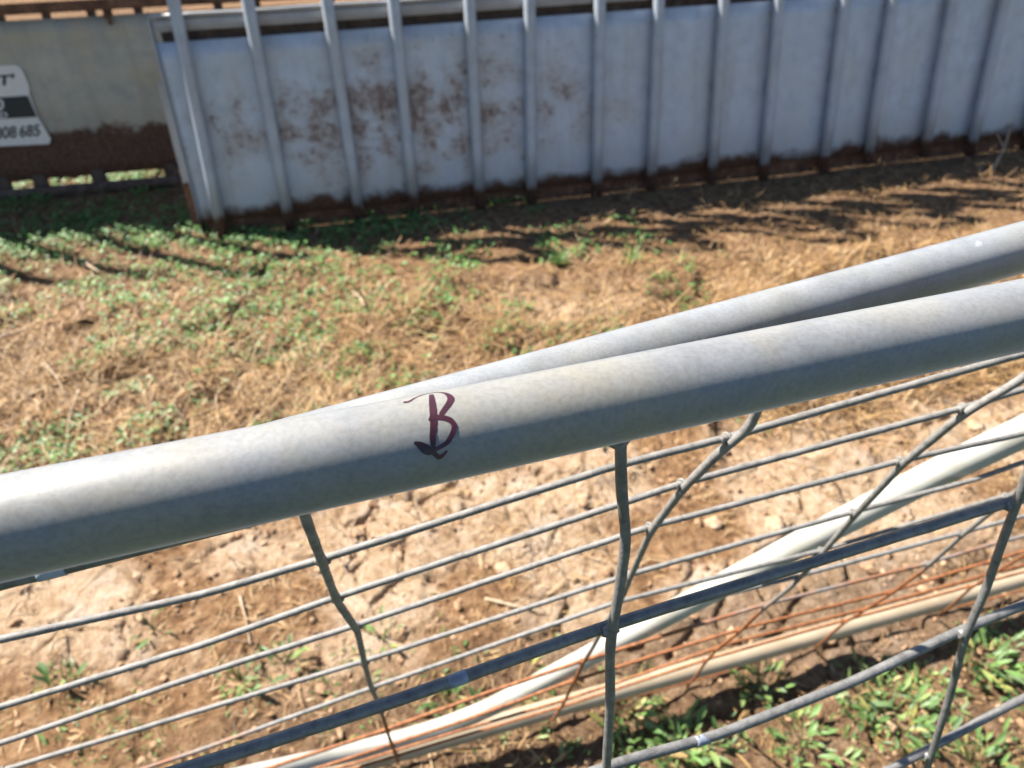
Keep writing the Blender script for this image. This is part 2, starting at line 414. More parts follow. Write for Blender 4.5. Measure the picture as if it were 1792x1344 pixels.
M_BEAM = mat_sheet('galvanised_channel', -1, 0.01, (0.34, 0.34, 0.35), old=0.2)
M_INK = mat_plain('marker_ink', (0.042, 0.008, 0.017), 0.4, 0.65)
M_WHITE_VINYL = mat_plain('white_vinyl', (0.72, 0.67, 0.62), 0.5, 0.06)
M_BLACK_VINYL = mat_plain('black_vinyl', (0.012, 0.012, 0.012), 0.45)
M_TAPE = mat_plain('scuffed_zinc', (0.24, 0.27, 0.34), 0.4, 0.6)
M_SOIL = mat_ground()
M_STRAW = mat_leaf('dry_straw', 0.15, 0.6)
M_GREEN = mat_leaf('green_leaf', 0.35, 0.45)
M_CLOD = mat_rust('clay_clod', (0.24, 0.15, 0.09), (0.42, 0.29, 0.18), (0.56, 0.44, 0.33))
M_CRUMB = mat_rust('soil_crumb', (0.16, 0.09, 0.045), (0.33, 0.20, 0.11), (0.50, 0.35, 0.22))
M_TWIG = mat_rust('dead_wood', (0.20, 0.13, 0.08), (0.38, 0.28, 0.18), (0.52, 0.42, 0.30))

# ------------------------------------------------------------------ ground
def axis(lo, hi, step, far):
    fine = np.arange(lo, hi + step / 2, step)
    g = [step * 1.6]
    while sum(g) < far: g.append(g[-1] * 1.28)
    c = np.cumsum(g)
    return np.concatenate([(lo - c)[::-1], fine, hi + c])
def axis2(lo, a, b, hi, fine, mid, far):
    core = np.concatenate([np.arange(lo, a, mid), np.arange(a, b, fine), np.arange(b, hi, mid)])
    g = [mid * 1.6]
    while sum(g) < far: g.append(g[-1] * 1.28)
    c = np.cumsum(g); return np.concatenate([(core[0] - c)[::-1], core, core[-1] + c])
gx = axis2(-2.7, -1.45, 1.55, 3.1, 0.0062, 0.0115, 600); gy = axis2(0.20, 0.55, 1.55, 4.1, 0.0055, 0.0115, 900)
X, Y = np.meshgrid(gx, gy)
Z = height(X, Y)
nx, ny = len(gx), len(gy)
idx = np.arange(nx * ny).reshape(ny, nx)
Fq = np.stack([idx[:-1, :-1], idx[:-1, 1:], idx[1:, 1:], idx[1:, :-1]], -1).reshape(-1, 4)
damp_and_darkened = (1 - sst(0.80, 0.92, Y - 0.22 * X)) * np.maximum(sst(-0.9, -0.4, X), 1 - sst(0.42, 0.60, Y))  # damp soil by the gates, spread out of view to cut bounce light
damp_and_darkened = np.maximum(damp_and_darkened, 0.8 * sst(1.45, 1.75, Y) * (0.45 + 0.55 * sst(0.42, 0.6, fbm(X, Y, 3.0, 3, 400))) * (1 - sst(6, 12, Y)) * (1 - crust(X, Y)))  # darker soil under the field straw
damp_and_darkened = np.maximum(damp_and_darkened, 0.75 * sst(2.55, 2.85, Y - 0.15 * X) * (1 - sst(3.5, 4.2, Y)))  # darker soil along the panel foot
me = mesh_np('ground', np.stack([X, Y, Z], -1).reshape(-1, 3), [Fq], attr={'crust': crust(X, Y).ravel(), 'damp_and_darkened': damp_and_darkened.ravel(), 'bounce_darkening': (1 - sst(0.28, 0.42, Y + 0.1 * (fbm(X, Y, 5, 2, 410) - .5))).ravel()})
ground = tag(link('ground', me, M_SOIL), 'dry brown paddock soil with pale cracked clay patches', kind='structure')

# ------------------------------------------------------------------ blades and leaves (vectorised ribbons)
def ribbons(bx, by, bz, head, elev, length, width, curl, droop, prof, colr, tipcol=None, fold=0.0):
    """n ribbons; prof = width profile along the length (k values)"""
    n = len(bx); k = len(prof)
    px, py, pz = bx.copy(), by.copy(), bz.copy()
    V = np.zeros((n, k, 2 if fold == 0 else 3, 3)); Cc = np.zeros((n, k, V.shape[2], 3))
    seg = length / (k - 1)
    for i in range(k):
        t = i / (k - 1)
        h = head + curl * t; e = elev + droop * t
        sx, sy = -np.sin(h), np.cos(h); w = width * prof[i] * 0.5
        V[:, i, 0] = np.stack([px - sx * w, py - sy * w, pz], -1)
        V[:, i, -1] = np.stack([px + sx * w, py + sy * w, pz], -1)
        if fold:
            V[:, i, 1] = np.stack([px, py, pz - fold * w], -1)
        cc = colr if tipcol is None else colr * (1 - t) + tipcol * t
        Cc[:, i] = cc[:, None, :]
        px = px + np.cos(h) * np.cos(e) * seg; py = py + np.sin(h) * np.cos(e) * seg; pz = pz + np.sin(e) * seg
    m = V.shape[2]
    base = (np.arange(n) * k * m)[:, None, None, None]
    r = (np.arange(k - 1) * m)[None, :, None, None]; c = np.arange(m - 1)[None, None, :, None]
    q = np.array([0, 1, m + 1, m])[None, None, None, :]
    Fq = (base + r + c + q).reshape(-1, 4)
    return V.reshape(-1, 3), Fq, Cc.reshape(-1, 3)

def merge(L):
    V = []; Fq = []; Cc = []; b = 0
    for v, f, c in L:
        V.append(v); Fq.append(f + b); Cc.append(c); b += len(v)
    return np.concatenate(V), np.concatenate(Fq), np.concatenate(Cc)

def scatter(n, x0, x1, y0, y1, dens):
    x = RNG.uniform(x0, x1, n); y = RNG.uniform(y0, y1, n)
    k = RNG.uniform(0, 1, n) < dens(x, y)
    return x[k], y[k]

def straw_cols(n, gold=0.5):
    a = np.array([[0.47, 0.325, 0.165], [0.35, 0.225, 0.105], [0.62, 0.50, 0.32], [0.15, 0.085, 0.04], [0.50, 0.35, 0.15]])
    c = a[RNG.choice(5, n, p=[0.27, 0.23, 0.14, 0.24, 0.12])] * np.array([0.94, 0.85, 0.74])
    return c * RNG.uniform(0.75, 1.15, (n, 1))

# dead grass lying over the field
def d_straw(x, y):
    d = sst(1.25, 1.7, y) * (0.55 + 0.45 * sst(0.35, 0.6, fbm(x, y, 3.2, 3, 88)))
    d = d * (1 - 0.45 * sst(2.35, 2.5, y - 0.13 * x) * sst(-0.6, 0.0, x))
    d = d * (1 - 0.8 * sst(2.45, 2.75, y - 0.1 * x) * (1 - sst(-0.6, 0.4, x)))
    d = d * (1 - 0.85 * np.exp(-((y - (2.86 + 0.19 * (x + 1.18))) / 0.13) ** 2))
    return np.clip(d * (1 - 0.85 * crust(x, y)) * (0.75 + 0.5 * sst(0.3, 1.6, x)), 0, 1) * (1 - sst(3.6, 5.0, y) * 0.7)
L = []
x, y = scatter(140000, -2.8, 3.4, 1.1, 5.0, d_straw); n = len(x)
L.append(ribbons(x, y, height(x, y) + RNG.uniform(-0.002, 0.020, n) * (0.4 + fbm(x, y, 4, 2, 5)), RNG.uniform(0, 2 * pi, n), RNG.normal(0.12, 0.28, n), RNG.gamma(3, 0.013, n) + 0.012,
                 RNG.uniform(0.0012, 0.0036, n), RNG.normal(0, 1.5, n), RNG.normal(-0.25, 0.7, n), [0.7, 1, 1, 0.8, 0.3], straw_cols(n)))
# hummocks of matted straw, combed by wind
cx = RNG.uniform(-2.4, 2.8, 330); cy = RNG.uniform(1.45, 2.25, 330) + 0.14 * np.clip(cx, -2, 2)
for a, b in zip(cx, cy):
    k = int(RNG.integers(25, 70)); r = RNG.uniform(0.03, 0.09); hd = RNG.uniform(0, 2 * pi)
    x = a + RNG.normal(0, r, k); y = b + RNG.normal(0, r, k)
    L.append(ribbons(x, y, height(x, y), hd + RNG.normal(0, 0.8, k), RNG.uniform(0.2, 1.25, k), RNG.uniform(0.05, 0.15, k), RNG.uniform(0.0015, 0.0032, k), RNG.normal(0, 0.7, k), RNG.uniform(-1.6, -0.5, k), [0.8, 1, 1, 0.8, 0.3], straw_cols(k)))
V, Fq, Cc = merge(L)
tag(link('dead_grass', mesh_np('dead_grass', V, [Fq], Cc), M_STRAW), 'matted tan dead grass lying over the field', kind='stuff')
# litter among the bare clay and under the gates
x, y = scatter(16000, -1.7, 2.2, 0.45, 1.5, lambda x, y: 0.25 + 0.6 * (fbm(x, y, 4, 2, 120) > 0.52) - 0.2 * crust(x, y)); n = len(x)
V, Fq, Cc = ribbons(x, y, height(x, y) + 0.002, RNG.uniform(0, 2 * pi, n), RNG.normal(0.08, 0.2, n), RNG.gamma(3, 0.009, n) + 0.008, RNG.uniform(0.001, 0.0034, n), RNG.normal(0, 0.8, n), RNG.normal(-0.1, 0.4, n), [0.7, 1, 0.9, 0.4], straw_cols(n) * 0.85)
tag(link('straw_litter', mesh_np('straw_litter', V, [Fq], Cc), M_STRAW), 'short bits of straw littered on bare clay', kind='stuff')

# soil crumbs
def ico(sub):
    bm = bmesh.new(); bmesh.ops.create_icosphere(bm, subdivisions=sub, radius=1)
    bm.verts.index_update()
    v = np.array([q.co[:] for q in bm.verts]); f = np.array([[q.index for q in p.verts] for p in bm.faces]); bm.free(); return v, f
def crumbs(x, y, r, sub=1):
    v0, f0 = ico(sub); n = len(x)
    V = v0[None] * (1 + RNG.normal(0, 0.26, (n, len(v0), 1)))
    V = V * RNG.uniform(0.6, 1.25, (n, 1, 3)) * r[:, None, None]; V[..., 2] *= 0.75
    a = RNG.uniform(0, 2 * pi, n); ca, sa = np.cos(a)[:, None], np.sin(a)[:, None]
    W = np.stack([V[..., 0] * ca - V[..., 1] * sa, V[..., 0] * sa + V[..., 1] * ca, V[..., 2]], -1)
    W += np.stack([x, y, height(x, y) + r * 0.25], -1)[:, None, :]
    return W.reshape(-1, 3), (f0[None] + (np.arange(n) * len(v0))[:, None, None]).reshape(-1, 3)
x, y = scatter(12000, -1.7, 2.3, 0.45, 1.75, lambda x, y: 0.12 + 0.85 * sst(0.48, 0.62, fbm(x, y, 5, 3, 140)))
V, Fq = crumbs(x, y, RNG.gamma(1.5, 0.0020, len(x)) + 0.001)
tag(link('soil_crumbs', mesh_np('soil_crumbs', V, [Fq], smooth=False), M_CRUMB), 'small crumbs of dry clay on the soil', kind='stuff')

# green ground cover
GREENS = np.array([[0.12, 0.25, 0.05], [0.16, 0.31, 0.07], [0.08, 0.18, 0.05], [0.26, 0.36, 0.10], [0.17, 0.28, 0.12]])
def green_cols(n, pale=0.0):
    c = GREENS[RNG.choice(5, n, p=[0.3, 0.25, 0.2, 0.12, 0.13])] * RNG.uniform(0.75, 1.2, (n, 1))
    return c * (1 - pale) + np.array([0.34, 0.42, 0.22]) * pale
def mixed_cols(n):
    c = green_cols(n, 0.15); k = RNG.uniform(0, 1, (n, 1))
    return np.where(k < 0.10, np.array([0.40, 0.38, 0.12]), np.where(k < 0.17, np.array([0.36, 0.25, 0.11]), c)) * RNG.uniform(0.8, 1.15, (n, 1))
ROUND = [0.25, 0.9, 1.0, 0.75, 0.2]; LANCE = [0.3, 0.7, 1.0, 0.8, 0.15]; GRASS = [0.8, 1, 0.85, 0.55, 0.1]

def d_cover(x, y):
    left = (1 - sst(-0.75, 0.1, x)) * sst(2.38, 2.72, y - 0.1 * (x + 1.5))
    strip = np.exp(-((y - (2.62 + 0.13 * x)) / 0.17) ** 2) * (1 - sst(-0.7, 0.2, x)) * 0.8
    back = sst(3.1, 3.4, y - 0.2 * np.clip(x, 0, 3)) * 0.8
    shade = sst(2.55, 2.75, y - 0.15 * x) * (1 - sst(-0.9, 0.0, x)) * 0.6
    midl = (1 - sst(-0.9, 0.2, x)) * (1 - sst(2.1, 2.5, y)) * 0.9 * sst(0.515, 0.57, fbm(x, y, 4.6, 3, 200))
    mid = 0.5 * sst(0.55, 0.61, fbm(x, y, 5.5, 3, 210)) * (1 - sst(0.1, 0.9, x))
    patch = sst(0.40, 0.56, fbm(x, y, 5, 3, 220))
    return np.clip(np.maximum.reduce([left * (0.30 + 0.70 * patch), strip * patch, back * patch, shade * patch, midl, mid]) * (1 - crust(x, y)), 0, 1)
x, y = scatter(34000, -2.8, 2.2, 1.35, 5.5, d_cover)
keep = (y > 1.4); x, y = x[keep], y[keep]; n0 = len(x)
L = []
for k in range(6):                      # sprigs of little round leaves
    m_ = RNG.uniform(0, 1, n0) < 0.85; xs, ys = x[m_] + RNG.normal(0, 0.010, m_.sum()), y[m_] + RNG.normal(0, 0.010, m_.sum()); n = len(xs)
    ln = RNG.uniform(0.008, 0.019, n)
    L.append(ribbons(xs, ys, height(xs, ys) + RNG.uniform(0.004, 0.030, n), RNG.uniform(0, 2 * pi, n), RNG.uniform(-0.2, 0.7, n), ln, ln * RNG.uniform(0.5, 0.8, n), np.zeros(n), RNG.uniform(-0.8, 0.1, n), ROUND, green_cols(n, 0.10) * np.array([0.85, 1.0, 0.9]), fold=0.35))
V, Fq, Cc = merge(L)
tag(link('low_weeds', mesh_np('low_weeds', V, [Fq], Cc), M_GREEN), 'low carpet of small round leaved green weeds', kind='stuff')

# broad seedlings near the gates
def d_front(x, y):
    yy = y - 0.24 * x
    a = (1 - sst(0.60, 0.66, yy)) * np.maximum(sst(-0.35, 0.0, x), 1 - sst(0.38, 0.50, y))  # last term continues the seedlings out of view to cut bounce light
    b = np.exp(-(((x + 0.62) / 0.42) ** 2 + ((y - 0.70) / 0.16) ** 2))
    c = 0.5 * np.exp(-(((x + 0.05) / 0.25) ** 2 + ((y - 0.74) / 0.07) ** 2))
    patch = sst(0.36, 0.52, fbm(x, y, 7, 3, 240))
    return np.clip(np.maximum.reduce([a, b, c]) * patch, 0, 1)
x, y = scatter(11000, -1.9, 2.4, -0.9, 1.15, d_front); n0 = len(x)
L = []
for k in range(6):
    xs, ys = x + RNG.normal(0, 0.011, n0), y + RNG.normal(0, 0.011, n0)
    ln = (0.007 + RNG.gamma(2.0, 0.0055, n0)) * (1 - 0.35 * (xs < -0.2)); wd = ln * RNG.uniform(0.16, 0.34, n0) * (1 - 0.3 * (xs < -0.2))
    L.append(ribbons(xs, ys, height(xs, ys) + 0.001, RNG.uniform(0, 2 * pi, n0), RNG.uniform(0.35, 1.25, n0), ln, wd, RNG.normal(0, 0.2, n0), RNG.uniform(-1.0, -0.1, n0), LANCE, mixed_cols(n0), fold=0.4))
V, Fq, Cc = merge(L)
tag(link('seedling_cover', mesh_np('seedling_cover', V, [Fq], Cc), M_GREEN), 'spread of lance leaved green seedlings on damp soil below the gates', kind='stuff')

# ------------------------------------------------------------------ near gate (galvanised rail, heavy welded mesh)
P1 = Vector((-0.06715, 0.18900, 1.17013)); D1 = Vector((0.95187, 0.30446, -0.03543)).normalized()
h1 = D1.cross(Vector((0, 0, 1))).normalized()
if h1.y > 0: h1 = -h1
LEAN = radians(7.5); dn = Vector((0, 0, -cos(LEAN))) + h1 * sin(LEAN)
W1 = (dn - D1 * dn.dot(D1)).normalized(); N1 = D1.cross(W1)
if N1.y > 0: N1 = -N1
def g1(u, v, o=0.0): return P1 + D1 * u + W1 * v + N1 * o
R1 = 0.01685
U1A, U1B, V1B = -1.30, 1.75, 1.075
o1 = g1(0.2, V1B + 0.03)
gate1 = thing('mesh_gate', 'galvanised pipe gate nearest the camera with handwritten B on its top rail', 'gate', loc=o1)
def part1(name, vf, mat, smooth=True): return poly(name, vf[0], vf[1], mat, gate1, smooth, o1)
rail = part1('top_rail', tube([g1(U1A + (U1B - U1A) * k / 40, 0) for k in range(41)], R1, 40), M_RAIL1)
part1('bottom_rail', tube([g1(U1A, V1B), g1(U1B, V1B)], R1, 24), M_RAIL1)
for u in (U1A, U1B): part1('end_upright', tube([g1(u, -0.016), g1(u, V1B + 0.016)], R1, 24), M_RAIL1)

def wob(pts, amp):
    return [Vector(p) + Vector((random.uniform(-amp, amp), random.uniform(-amp, amp), random.uniform(-amp, amp))) for p in pts]
WR = 0.0030
lines1 = [[(-1.3, .045), (-.11, .0315), (.12, .0225), (.36, .0160), (1.75, .0155)],
          [(-1.3, .150), (-.4, .147), (-.0705, .1385), (.013, .1355), (.113, .1275), (.222, .1255), (.372, .1235), (.62, .121), (1.75, .128)],
          [(-1.3, .30), (-.14, .262), (.119, .2415), (.19, .2495), (.287, .2435), (.362, .229), (.417, .2245), (.62, .222), (1.75, .236)],
          [(-1.3, .392), (-.14, .385), (.115, .376), (.349, .369), (.382, .3605), (.465, .340), (.62, .333), (1.75, .350)]]
v = 0.47
while v < V1B - 0.02:
    lines1.append([(-1.3, v), (-.14, v + .008), (.115, v - .004), (.37, v + .004), (.62, v - .002), (1.75, v)]); v += 0.112
stay_u = {0.115: [(.1135, .012), (.114, .0225), (.1155, .0435), (.1192, .0695), (.1170, .104), (.1150, .121), (.1140, .137), (.1160, .178), (.1160, .240)],
          0.362: [(.356, .012), (.357, .05), (.3605, .0905), (.3617, .117), (.3630, .151), (.3655, .188), (.3640, .221), (.3655, .240), (.3730, .291), (.3770, .334), (.3810, .377)]}
for pts in lines1:
    P = bendline([g1(u, v, -.0135 if pts is lines1[0] else 0) for u, v in pts], .010, 3)
    part1('line_wire', tube(wob(P, .0001), WR, 10, jit=0.02), M_WIRE1)
for k in range(-4, 7):
    u = 0.115 + 0.247 * k
    if u < U1A + .03 or u > U1B - .03: continue
    if k == 0: base = stay_u[0.115]
    elif k == 1: base = stay_u[0.362]
    else:
        if k == -1: u -= .05
        base = [(u + random.uniform(-.004, .004), vv) for vv in (.012, .07, .13, .18, .24, .30, .37)]
    ub, vb = base[-1]
    base = base + [(ub + random.uniform(-.005, .005), vv) for vv in np.arange(vb + .1, V1B - .03, .11)] + [(ub, V1B)]
    P = bendline([g1(a, b, .0048) for a, b in base], .006, 2)
    st = part1('stay_wire', tube(P, WR * 0.84, 10, jit=0.05), M_WIRE1)
    poly('weld_bead', *tube([g1(base[0][0] + q, .0175 + .001 * cos(q * 900), .0035) for q in (-.005, -.0025, 0, .0025, .005)], .003, 8, radii=[.0012, .0030, .0036, .0029, .0012]), M_WIRE1, st, True, o1)
    # weld knots where the stay crosses each line wire
    parts = []
    for pts in lines1[1:]:
        vv = np.interp(base[len(base) // 2][0], [q[0] for q in pts], [q[1] for q in pts])
        uu = np.interp(vv, [q[1] for q in base], [q[0] for q in base])
        poly('weld_knot', *tube([g1(uu - .004, vv, .0026), g1(uu, vv + .0004, .0030), g1(uu + .004, vv, .0026)], WR * 1.15, 8, radii=[WR * .8, WR * 1.2, WR * .8]), M_WIRE1, st, True, o1)
for u, k in ((.040, 1), (-.098, 0), (.180, 2)):          # bright scuffs on the wire
    pts = lines1[k]; vv = lambda q: float(np.interp(q, [c[0] for c in pts], [c[1] for c in pts]))
    L_ = .0045
    part1('scuff', tube([g1(u + t * L_, vv(u + t * L_), .0001 - (.0135 if k == 0 else 0)) for t in (-1, -.5, 0, .5, 1)], WR * 1.05, 10, jit=.03), M_TAPE)

def on_rail(s, a, off): return P1 + D1 * (s / 1000) + (E1 * cos(a / 1000 / R1) + E2 * sin(a / 1000 / R1)) * (R1 + off)
E1 = (Vector((0, 0, 1)) - D1 * D1.z).normalized(); E2 = D1.cross(E1)
V = [on_rail(-98.5, 13.2, .0003)]; m_ = 18
for k in range(m_):
    q = 1.0 + .45 * sin(k * 2.3) * sin(k * 1.1 + 1)
    V.append(on_rail(-98.5 + 1.7 * q * cos(2 * pi * k / m_), 13.2 + 1.3 * q * sin(2 * pi * k / m_), .00004))
poly('mud_speck', V, [(0, 1 + k, 1 + (k + 1) % m_) for k in range(m_)], M_CLOD, rail, True, o1)
# handwritten letter on the rail
E1 = (Vector((0, 0, 1)) - D1 * D1.z).normalized(); E2 = D1.cross(E1)
def on_rail(s, a, off): return P1 + D1 * (s / 1000) + (E1 * cos(a / 1000 / R1) + E2 * sin(a / 1000 / R1)) * (R1 + off)
STROKES = [
 [(30.94,-3.14,1.0),(32.5,-3.01,.88),(34.96,-4.87,.55),(38.33,-6.9,.4),(41.38,-7.08,.35),(43.95,-6.11,.45),(45.95,-3.87,1.0),(46.95,-.89,1.88),(46.68,1.05,2.13),(45.16,3.07,1.88),(43.16,5.04,1.63),(41.86,6.31,1.38)],
 [(40.97,-4.54,1.38),(40.01,1.3,2.01),(39.12,6.1,2.13),(38.45,9.14,2.01),(37.2,13.29,1.76),(36.86,15.6,1.63),(36.67,16.87,1.26)],
 [(37.42,7.62,.88),(38.55,6.94,1.51),(40.42,7.22,1.51),(42.66,7.98,1.51),(44.49,9.42,1.63),(45.2,11.56,1.56),(44.22,13.78,1.51),(42.32,16.02,1.46),(40.67,17.12,1.26),(38.38,17.84,1.2),(36.64,18.2,1.26)],
 [(30.87,14.58,1.0),(32.33,15.6,2.01),(33.72,17.09,2.76),(34.96,18.2,2.51),(36.08,18.69,1.76),(37.08,20.03,1.38),(38.14,21.17,1.26),(39.66,20.62,1.0),(41.01,19.53,.63)]]
for si, stp in enumerate(STROKES):
    off = 0.00008 + 0.00005 * si
    pts = catmull([Vector(q) for q in stp], 8)
    V = []; Fc = []
    V2 = []
    n = len(pts)
    # rounded ends
    ext = []
    for i, q in enumerate(pts):
        a = pts[max(i - 1, 0)]; b = pts[min(i + 1, n - 1)]
        t = Vector((b.x - a.x, b.y - a.y)).normalized(); ext.append((q.x, q.y, q.z, t))
    def cap(q, sgn):
        x, y, w, t = q; return [(x + sgn * t.x * w * .5 * sin(f), y + sgn * t.y * w * .5 * sin(f), w * cos(f), t) for f in (.5, .95, 1.3)]
    ext = cap(ext[0], -1)[::-1] + ext + cap(ext[-1], 1)
    for x, y, w, t in ext:
        for c in (-.5, -.25, 0, .25, .5):
            V.append(on_rail(x - t.y * w * 1.22 * c, y + t.x * w * 1.22 * c, off + random.uniform(0, .00001)))
    for i in range(len(ext) - 1):
        for c in range(4): Fc.append((i * 5 + c, i * 5 + c + 1, i * 5 + c + 6, i * 5 + c + 5))
    poly('marker_stroke', V, Fc, M_INK, rail, True, o1)

# ------------------------------------------------------------------ second gate leaning behind it
GB = Vector((-0.2113, 0.6112, 0.08)); GU = Vector((0.9704, 0.2409, 0.0157)).normalized()
GW = Vector((0.0656, -0.3258, 0.9432)).normalized(); GN = Vector((0.2324, -0.9142, -0.3319)).normalized()
def g2(u, v, o=0.0): return GB + GU * u + GW * v + GN * o
T0 = Vector((-0.074, 0.2400, 1.1357)); TD = Vector((0.9383, 0.3449, 0.0269)).normalized()
R2 = 0.0146
o2 = Vector((0.3, 0.75, 0.0))
gate2 = thing('leaning_gate', 'pipe gate leaning behind the front one with white brace and rusty lower mesh', 'gate', loc=o2)
def part2(name, vf, mat, smooth=True, parent=None): return poly(name, vf[0], vf[1], mat, parent or gate2, smooth, o2)
part2('top_rail', tube([T0 + TD * (-0.95 + 2.75 * k / 30) for k in range(31)], R2, 36), M_RAIL2)
part2('bottom_rail', tube([g2(-0.9 + 3.0 * k / 20, 0.003 * sin(k * 1.7)) for k in range(21)], 0.0168, 24), M_SUNLIT_CREAM)
for e, t in ((-0.9, -0.95), (2.1, 1.8)): part2('end_upright', tube([g2(e, -.014), T0 + TD * t], R2, 20), M_SUNLIT_CREAM)
br = [(1.02, 1.06), (.83, 1.06 - .19 * 1.24), (.622, .868), (.517, .737), (.350, .481), (.184, .228), (.105, .150), (.03, .127), (-.06, .127), (-.161, .165), (-.30, .20)]
br[1] = (.80, 1.02); br[0] = (.90, 1.10)
brace = part2('brace', tube(catmull([g2(u, v) for u, v in br], 8), 0.0136, 24), M_SUNLIT_WHITE)
OFF = 0.0192; W2R = 0.0023
lines2 = {
 'a': [(-.9, .985), (-.35, .972), (-.15, .977), (-.043, .975), (.026, .987), (.205, 1.029), (.273, 1.034), (.341, 1.045), (.46, 1.062), (.9, 1.06), (2.1, 1.04)],
 'b': [(-.9, .86), (-.45, .835), (-.209, .854), (-.07, .883), (.027, .916), (.22, .967), (.259, .978), (.46, .999), (.505, 1.009), (.9, 1.0), (2.1, .96)],
 'c': [(-.9, .77), (-.5, .73), (-.254, .762), (-.09, .814), (.031, .843), (.251, .908), (.456, .923), (.573, .919), (.9, .915), (2.1, .88)],
 'd': [(-.9, .66), (-.4, .655), (-.121, .706), (.025, .733), (.257, .797), (.468, .82), (.586, .826), (.629, .846), (.9, .84), (2.1, .80)],
 'e': [(-.9, .49), (-.4, .47), (-.169, .542), (.019, .623), (.262, .715), (.479, .713), (.675, .744), (.95, .75), (2.1, .70)],
 'f': [(-.9, .38), (-.3, .40), (.016, .50), (.259, .635), (.491, .625), (.699, .63), (.95, .64), (2.1, .6)],
 'g': [(-.9, .26), (-.162, .31), (.007, .364), (.141, .43), (.26, .472), (.482, .519), (.725, .506), (.822, .52), (1.2, .51), (2.1, .5)],
 'h': [(-.9, .15), (-.1, .20), (.103, .261), (.26, .349), (.496, .399), (.746, .372), (.956, .41), (1.3, .39), (2.1, .4)],
 'i': [(-.9, .10), (-.1, .14), (.102, .182), (.264, .196), (.344, .225), (.508, .305), (.737, .284), (.944, .29), (1.3, .28), (2.1, .3)],
 'j': [(-.9, .06), (-.1, .09), (.101, .118), (.271, .137), (.513, .215), (.702, .225), (.944, .22), (1.089, .214), (1.5, .2), (2.1, .2)],
}
for k, pts in lines2.items():
    P = bendline([g2(u, v, OFF) for u, v in pts], .010, 2)
    part2('line_wire', tube(wob(P, .00012), W2R * (1.0 if k < 'f' else 1.08), 8, jit=.03), M_WIRE2)
foot = [(-1.05, .43, .03), (-.115, .648, .03), (.047, .687, .03), (.374, .765, .03), (.586, .825, .035), (.862, .893, .03), (1.066, .937, .035), (1.8, 1.13, .03)]
part2('line_wire', tube(wob(catmull(foot, 6), .0006), W2R, 8, jit=.08), M_WIRE2)
part2('line_wire', tube(wob(catmull([Vector(f) + Vector((.004, .012, .014)) for f in foot], 6), .0012), W2R, 8, jit=.08), M_WIRE2)
stays2 = [
 ([(.031,1.042),(.030,1.010),(.027,.918),(.031,.842),(.025,.747),(.020,.651),(.018,.539),(.014,.441),(.009,.321),(.003,.14)], (-.218,.617,.03)),
 ([(.283,1.043),(.273,1.034),(.259,.978),(.252,.908),(.258,.792),(.262,.724),(.259,.648),(.261,.562),(.260,.472),(.268,.191),(.266,.05)], (.047,.682,.03)),
 ([(.483,1.039),(.459,.998),(.453,.926),(.464,.823),(.483,.697),(.493,.600),(.489,.506),(.496,.399),(.491,.306),(.500,.215),(.524,.06)], (.315,.745,.03)),
 ([(.66,1.06),(.66,1.0),(.655,.92),(.667,.83),(.678,.742),(.699,.630),(.733,.492),(.746,.372),(.745,.294),(.742,.225),(.775,.05)], (.584,.818,.03)),
 ([(.87,1.06),(.89,.9),(.90,.75),(.93,.60),(.955,.45),(.973,.300),(.985,.22),(1.05,.05)], (.856,.882,.03)),
 ([(1.1,1.06),(1.12,.9),(1.13,.7),(1.15,.5),(1.18,.3),(1.27,.05)], (1.10,.95,.03)),
 ([(1.35,1.05),(1.36,.7),(1.40,.4),(1.5,.05)], (1.33,1.0,.03)),
 ([(-.27,1.04),(-.28,.85),(-.30,.6),(-.31,.3),(-.32,.06)], (-.52,.545,.03)),
 ([(-.55,1.03),(-.56,.75),(-.58,.4),(-.60,.06)], (-.80,.48,.03))]
for pts, ft in stays2:
    u0, v0 = pts[0]
    P = [g2(u0, v0 + .06, .012)] + [g2(u, v, OFF + .0036) for u, v in pts] + [Vector(ft) + GN * .003]
    Q = bendline(P, .008, 2)
    rad = [0.0030 - 0.0007 * min(1, k / len(Q) * 1.5) for k in range(len(Q))]
    st = part2('stay_wire', tube(Q, W2R, 8, radii=rad, jit=.06), M_WIRE2)
    parts = []
    for k, lp in lines2.items():
        us = [q[0] for q in lp]; vs_ = [q[1] for q in lp]
        pv = [q[1] for q in pts]; pu = [q[0] for q in pts]
        uu = pu[len(pu) // 2]
        for _ in range(4):
            vv = float(np.interp(uu, us, vs_)); uu = float(np.interp(-vv, [-q for q in pv], pu))
        hx = [g2(uu + .008 * (q / 15 - .5), vv, OFF) + (GW * cos(q / 15 * 9.4) + GN * sin(q / 15 * 9.4)) * (W2R + .0006) for q in range(16)]
        poly('hinge_knot', *tube(hx, .0011, 6), M_WIRE2, st, True, o2); continue
        poly('hinge_knot', *tube([g2(uu - .005, vv - .001, OFF + .001), g2(uu - .001, vv - .004, OFF + .004), g2(uu + .001, vv + .004, OFF + .004), g2(uu + .005, vv + .001, OFF + .001)], .0019, 6), M_WIRE2, st, True, o2)

# ------------------------------------------------------------------ steel panels behind
def frame(base, yaw, lean):
    u = Vector((cos(yaw), sin(yaw), 0)); back = Vector((-sin(yaw), cos(yaw), 0))
    w = Vector((0, 0, cos(lean))) + back * sin(lean); nb = w.cross(u)
    return Matrix(((u.x, nb.x, w.x, base[0]), (u.y, nb.y, w.y, base[1]), (u.z, nb.z, w.z, base[2]), (0, 0, 0, 1)))

